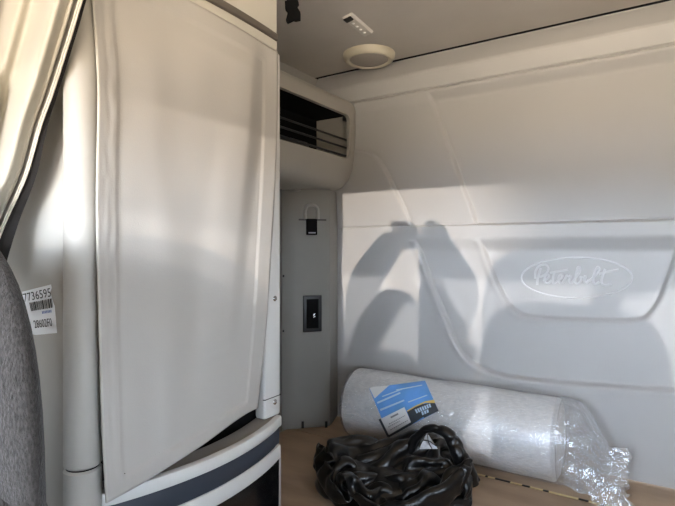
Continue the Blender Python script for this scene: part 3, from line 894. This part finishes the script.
deco('dark_border', [[(378.6,419.6),(381.2,418.4),(389.6,435),(387.6,437.6)], [(388.2,434.4),(410.8,421.8),(412.2,424.4),(388.4,437.8)]], 'cardblack', .0008)
deco('pale_print', [[(377,402),(400,392),(400.6,393.6),(377.6,403.8)], [(380,409),(404,399.5),(404.4,401),(380.6,411)], [(396,389.4),(422,384.6),(422.3,385.6),(396.3,390.6)], [(408,401.5),(427,394.6),(427.4,395.6),(408.4,402.7)], [(382,396),(402,388.6),(402.4,389.6),(382.4,397)]], 'cardlight', .0006)
ls = []
fq = quad_map([(414.3,409.5),(430.5,403.0),(431.8,407),(416.5,413.8)])
for k in range(7):
    u0, u1 = k/7+.01, k/7+.115; ls.append([fq(u0, .05), fq(u1, .05), fq(u1, .95), fq(u0, .95)])
fq2 = quad_map([(421,411.8),(428.6,408.8),(429.4,412.2),(422.2,415.6)])
for k in range(3):
    u0, u1 = k/3+.02, k/3+.27; ls.append([fq2(u0, .05), fq2(u1, .05), fq2(u1, .95), fq2(u0, .95)])
deco('pale_lettering', ls, 'cardlight', .001)
fq3 = quad_map([(380.7,418.8),(404.4,407),(411,422.2),(388.8,435)])
ls = [[fq3(.36, .14), fq3(.68, .14), fq3(.68, .24), fq3(.36, .24)]]
deco('grey_box_print', ls, 'inkgrey', .0016)
ls = []
for row, a, b in ((.45,.2,.9), (.58,.12,.6), (.78,.14,.92)):
    u = a
    while u < b:
        w = random.uniform(.03,.06); ls.append([fq3(u, row), fq3(u+w, row), fq3(u+w, row+.05), fq3(u, row+.05)]); u += w+.03
deco('sticker_print', ls, 'inkgrey', .0016)

# ------------------------------------------------------------------ black jacket heaped on the bunk
jc = on_z(402, 492, BED)
jx, jy = -.675, 1.315
jk = thing('black_jacket', 'crumpled glossy black padded jacket heaped on the bunk before the roll', 'jacket', (jx, jy, BED))
def crease(p, f, seed, w=.13):
    q = Vector(p)*f + Vector((seed, seed*.7, 0)); return -math.exp(-(noise.noise(q)/w)**2)
# crumpled shell: the heaped cloth worked out at the start of the script
bm = bmesh.new(); bm.from_mesh(heap); bpy.data.meshes.remove(heap)
for v in bm.verts: v.co = Vector((jx+v.co.x*1.12, jy+v.co.y*1.12, BED-.006+v.co.z))
js = obj('jacket_shell', bm, M['nylon'], jk, angle=80)
md = js.modifiers.new('thick', 'SOLIDIFY'); md.thickness = .006; md.offset = 0
md = js.modifiers.new('soft', 'SUBSURF'); md.levels = 1; md.render_levels = 1
bm = bmesh.new()
bmesh.ops.create_icosphere(bm, subdivisions=5, radius=1.0)
for v in bm.verts:
    n = v.co.normalized()
    p = Vector((n.x*.232, n.y*.172, n.z*.085))
    p += n*(.012*noise.noise(p*9)+.010*crease(Vector((p.x, p.y*1.5, p.z*2)), 9, 3, .16))
    v.co = Vector((jx+p.x, jy+p.y, BED+max(p.z+.015, .002)))
obj('jacket_body', bm, M['nylon'], jk, angle=80)
def puff(name, pts, rads, seed, m='nylon', amp=.010, fr=26, flat=None, quilt=0):
    P = catmull(pts, 14); n = len(P); R = []
    for i in range(n):
        s = i/(n-1)*(len(rads)-1); a = int(min(s, len(rads)-2)); f = s-a
        r = rads[a]*(1-f)+rads[a+1]*f
        if quilt: r *= .86+.2*abs(math.sin(i/(n-1)*math.pi*quilt))
        R.append(r)
    bm = bmesh.new(); rings = add_tube(bm, P, R, 40, flat=flat)
    for i, ring in enumerate(rings):
        for v in ring:
            nrm = (v.co-P[i]); nrm = nrm.normalized() if nrm.length > 1e-6 else Vector((0,0,1))
            v.co += nrm*amp*(crease(Vector((v.co.x*1.1+v.co.z*.5, v.co.y*.9, v.co.z*1.3-v.co.x*.3)), fr*.55, seed, .15)*.9 + .6*noise.noise(v.co*fr*.35+Vector((seed, 0, 0))))
            v.co.z = max(v.co.z, BED+.003)
    return obj(name, bm, M[m], jk, angle=80)
def J(px, py, y): return on_y(px, py, y)
puff('collar', [J(348,447,1.40),J(372,449,1.39),J(398,450,1.38),J(414,452,1.37)], [.014,.018,.016,.014], 21, amp=.006)
# hood arch and its pale lining
puff('hood', [J(411,457,1.35),J(412,444,1.355),J(420,433,1.36),J(434,428.5,1.36),J(447,433,1.36),J(455,445,1.36),J(463,462,1.36),J(474,482,1.39)], [.012,.014,.014,.013,.016,.020,.024,.02], 31, amp=.005, fr=34)
bm = bmesh.new(); bm.faces.new([bm.verts.new(p) for p in (J(427,433,1.352), J(438,449,1.33), J(419,449,1.33))])
hl = obj('hood_lining', bm, M['lace'], jk, smooth=False); hl['label'] = 'pale triangular lining patch'
puff('drawcord', [J(423,440,1.335),J(429,441,1.333),J(436,446,1.325)], [.0012,.0012,.0012], 1, 'black', .0)
puff('drawcord', [J(427.5,434,1.343),J(428.5,442,1.333),J(432,449,1.322)], [.0012,.0012,.0012], 1, 'black', .0)
puff('cuff', [J(318,474,1.33),J(326,474,1.33),J(336,470,1.34)], [.008,.013,.018], 41, 'nylonmatte', .003)
# ------------------------------------------------------------------ photographer kneeling between the seats (throws the shadow on the rear wall)
def skin_obj(name, verts, edges, radii, m, parent, sub=2, rootv=0):
    off = world_loc(parent)
    me = bpy.data.meshes.new(name); me.from_pydata([Vector(v)+O-off for v in verts], edges, []); me.update()
    o = bpy.data.objects.new(name, me); C.objects.link(o); o.parent = parent
    sk = o.modifiers.new('skin', 'SKIN'); sk.use_smooth_shade = True
    if not me.skin_vertices:
        me.attributes.new
    layer = me.skin_vertices[0].data
    for i, r in enumerate(radii): layer[i].radius = (r, r)
    layer[rootv].use_root = True
    sm = o.modifiers.new('sub', 'SUBSURF'); sm.levels = sub; sm.render_levels = sub
    dg = bpy.context.evaluated_depsgraph_get(); dg.update()
    me2 = bpy.data.meshes.new_from_object(o.evaluated_get(dg))
    o.modifiers.clear(); o.data = me2
    for p in me2.polygons: p.use_smooth = True
    me2.materials.clear(); me2.materials.append(M[m])
    return o
per = thing('person', 'person in dark jacket kneeling between the seats, holding a phone up in both hands', 'person', (.1, -.4, 0))
# skeleton relative to the lens: pelvis 0, spine, neck, head, arms, legs
LS, RS = (-.09,-.36,-.36), (.20,-.36,-.36)
LE, RE = (-.168,-.19,-.105), (.215,-.21,-.12)
LW, RW = (-.064,-.07,.088), (.080,-.07,.08)
LH, RH = (-.054,-.042,.098), (.088,-.042,.102)
RM = (.138,-.14,-.03)
V = [(.0,-.36,-.86),(.02,-.37,-.68),(.05,-.37,-.50),(.045,-.365,-.40),(.04,-.355,-.345)]
bodyV = V + [LS, LE, LW, RS, RE, RW, (-.08,-.37,-.92), (-.10,-.30,-1.375), (-.09,-.78,-1.395), (.06,-.37,-.92), (.08,-.30,-1.375), (.07,-.78,-1.395), RM]
bodyE = [(0,1),(1,2),(2,3),(3,4),(3,5),(5,6),(6,7),(3,8),(8,9),(9,17),(17,10),(0,11),(11,12),(12,13),(0,14),(14,15),(15,16)]
bodyR = [.13,.125,.135,.09,.05,.075,.075,.056,.085,.125,.062,.085,.065,.05,.085,.065,.05,.088]
skin_obj('clothed_body', bodyV, bodyE, bodyR, 'jackcloth', per)
hd = (.035,-.33,-.245)
bm = bmesh.new(); bmesh.ops.create_uvsphere(bm, u_segments=40, v_segments=28, radius=1)
for v in bm.verts:
    n = v.co.copy(); x, y, z = n
    w = 1-.22*max(0, -z)**1.5
    p = Vector((x*.075*w, y*.095*w, z*.115))
    if y > .6: p.y += .016*math.exp(-((x/.16)**2+((z+.12)/.2)**2)) - .008*math.exp(-(((abs(x)-.38)/.16)**2+((z-.08)/.14)**2)) + .005*math.exp(-((x/.3)**2+((z+.5)/.07)**2))
    if abs(x) > .93: p.x += math.copysign(.012*math.exp(-((y/.2)**2+((z)/.22)**2)), x)
    v.co = p+Vector(hd)+O
head = obj('head', bm, M['skin'], per)
bm = bmesh.new(); bmesh.ops.create_uvsphere(bm, u_segments=64, v_segments=40, radius=1)
for v in bm.verts:
    x, y, z = v.co
    p = Vector((math.copysign(abs(x)**.8, x)*.092, y*.105-.006, math.copysign(abs(z)**.75, z)*.110+.012))
    p += v.co*(.010*noise.noise(v.co*9)+.006*noise.noise(v.co*23))
    if y > .45 and z < .55: p *= .86
    v.co = p+Vector(hd)+O
bmesh.ops.delete(bm, geom=[v for v in bm.verts if (v.co-O-Vector(hd)).z < -.055], context='VERTS')
obj('hair', bm, M['hair'], per)
def hand(w, h, side):
    w = Vector(w); h = Vector(h); d = (h-w).normalized()
    vs = [tuple(w), tuple(w.lerp(h, .6)), tuple(h)]; es = [(0,1),(1,2)]; rs = [.034,.040,.040]
    for k in range(4):
        base = h + Vector((0,.002,.0)) + Vector((side*-.004*k, .008*(k-1.5), .006*(1.5-k)))
        L = (.034,.040,.038,.030)[k]
        p1 = base + Vector((-side*.010, .012*(k-1.5)*.4, .014-.009*k)) ; p2 = p1 + Vector((-side*L*.7, .010, .002-.004*k)); p3 = p2 + Vector((-side*L*.45, .006, -.012))
        i = len(vs); vs += [tuple(base), tuple(p1), tuple(p2), tuple(p3)]; es += [(2,i),(i,i+1),(i+1,i+2),(i+2,i+3)]; rs += [.011,.0095,.009,.008]
    tb = w.lerp(h, .45); i = len(vs)
    vs += [tuple(tb+Vector((-side*.022,.006,-.004))), tuple(tb+Vector((-side*.045,.008,.006))), tuple(tb+Vector((-side*.062,.008,.018)))]
    es += [(1,i),(i,i+1),(i+1,i+2)]; rs += [.013,.011,.009]
    return skin_obj('hand', vs, es, rs, 'skin', per)
hand(LW, LH, -1); hand(RW, RH, 1)
ph = thing('phone', 'dark phone held sideways in both raised hands of the person', 'phone', (0, -.03, H))
mm = Matrix.Translation(O + Vector((.012, -.032, .056))) @ Matrix.Rotation(YAW*.0, 4, 'Z')
bm = bmesh.new(); add_box(bm, (-.072,-.004,-.031), (.072,.004,.031), .003, 3, mm); obj('phone_body', bm, M['black'], ph)
bm = bmesh.new(); add_box(bm, (-.068,-.0048,-.027), (.068,-.0041,.027), 0, 1, mm); obj('phone_screen', bm, M['blackgloss'], ph, smooth=False)

# ------------------------------------------------------------------ light
def sun(name, az_dir, elev, energy, color, angle):
    l = bpy.data.lights.new(name, 'SUN'); l.energy = energy; l.color = color; l.angle = math.radians(angle)
    o = bpy.data.objects.new(name, l); C.objects.link(o)
    e = math.radians(elev)
    d = Vector((az_dir[0]*math.cos(e), az_dir[1]*math.cos(e), -math.sin(e)))
    o.rotation_euler = d.to_track_quat('-Z', 'Y').to_euler(); o.location = (2, -3, 3)
    return o
AZ_D = (-.403, .915)
n_ = math.hypot(*AZ_D); AZ_D = (AZ_D[0]/n_, AZ_D[1]/n_)
def spot(name, target, az_dir, elev, dist, watts, color, radius, cone_r, blend):
    l = bpy.data.lights.new(name, 'SPOT'); l.energy = watts; l.color = color; l.shadow_soft_size = radius
    l.spot_size = 2*math.atan(cone_r/dist); l.spot_blend = blend
    o = bpy.data.objects.new(name, l); C.objects.link(o)
    e = math.radians(elev); d = Vector((az_dir[0]*math.cos(e), az_dir[1]*math.cos(e), -math.sin(e)))
    o.location = Vector(target)-d*dist; o.rotation_euler = d.to_track_quat('-Z', 'Y').to_euler()
# glint of the low sun off the bonnet: a narrow warm beam through the windscreen
spot('bonnet_glint', on_y(398, 245, WY), AZ_D, .9, 60.0, 130000, (1.0, .88, .75), .12, .325, .75)
sun('sun_main', AZ_D, 7.0, 1.6, (1.0, .97, .95), .6)

w = bpy.data.worlds.new('sky'); bpy.context.scene.world = w; w.use_nodes = True
nt = w.node_tree; nt.nodes.clear()
out = nt.nodes.new('ShaderNodeOutputWorld'); bg = nt.nodes.new('ShaderNodeBackground')
tc = nt.nodes.new('ShaderNodeTexCoord'); sep = nt.nodes.new('ShaderNodeSeparateXYZ'); rp = nt.nodes.new('ShaderNodeValToRGB')
mr = nt.nodes.new('ShaderNodeMapRange'); mr.inputs['From Min'].default_value = -1; mr.inputs['From Max'].default_value = 1
nt.links.new(tc.outputs['Generated'], sep.inputs[0]); nt.links.new(sep.outputs['Z'], mr.inputs['Value']); nt.links.new(mr.outputs[0], rp.inputs['Fac'])
cr_ = rp.color_ramp
stops = [(-1, (.60,.50,.40), .5), (-.32, (1.0,.84,.65), 1.5), (-.16, (1.0,.84,.65), 1.35), (-.085, (1.0,.84,.67), .5), (-.012, (1.0,.86,.72), .4),
         (.015, (.81,.92,1.06), 2.7), (.22, (.78,.90,1.07), 2.6), (.5, (.62,.80,1.0), 1.2), (1, (.42,.62,1.0), .9)]
for i, (zv, c_, k_) in enumerate(stops):
    e = cr_.elements[0] if i == 0 else (cr_.elements[-1] if i == len(stops)-1 else cr_.elements.new((zv+1)/2))
    e.position = (zv+1)/2; e.color = tuple(v*k_ for v in c_)+(1,)
nt.links.new(rp.outputs[0], bg.inputs['Color']); bg.inputs['Strength'].default_value = 13.4
nt.links.new(bg.outputs[0], out.inputs['Surface'])

# ------------------------------------------------------------------ camera and view
cam = bpy.data.cameras.new('camera'); co = bpy.data.objects.new('camera', cam); C.objects.link(co)
cam.sensor_width = 36; cam.lens = F/675*36; cam.clip_start = .005
co.location = O; co.rotation_euler = (math.radians(90), 0, YAW)
cam.shift_y = -5.0/675
sc = bpy.context.scene; sc.camera = co
sc.view_settings.view_transform = 'Standard'
sc.view_settings.exposure = 0.0
sc.cycles.use_denoising = True
sc.cycles.max_bounces = 10
sc.cycles.transparent_max_bounces = 16
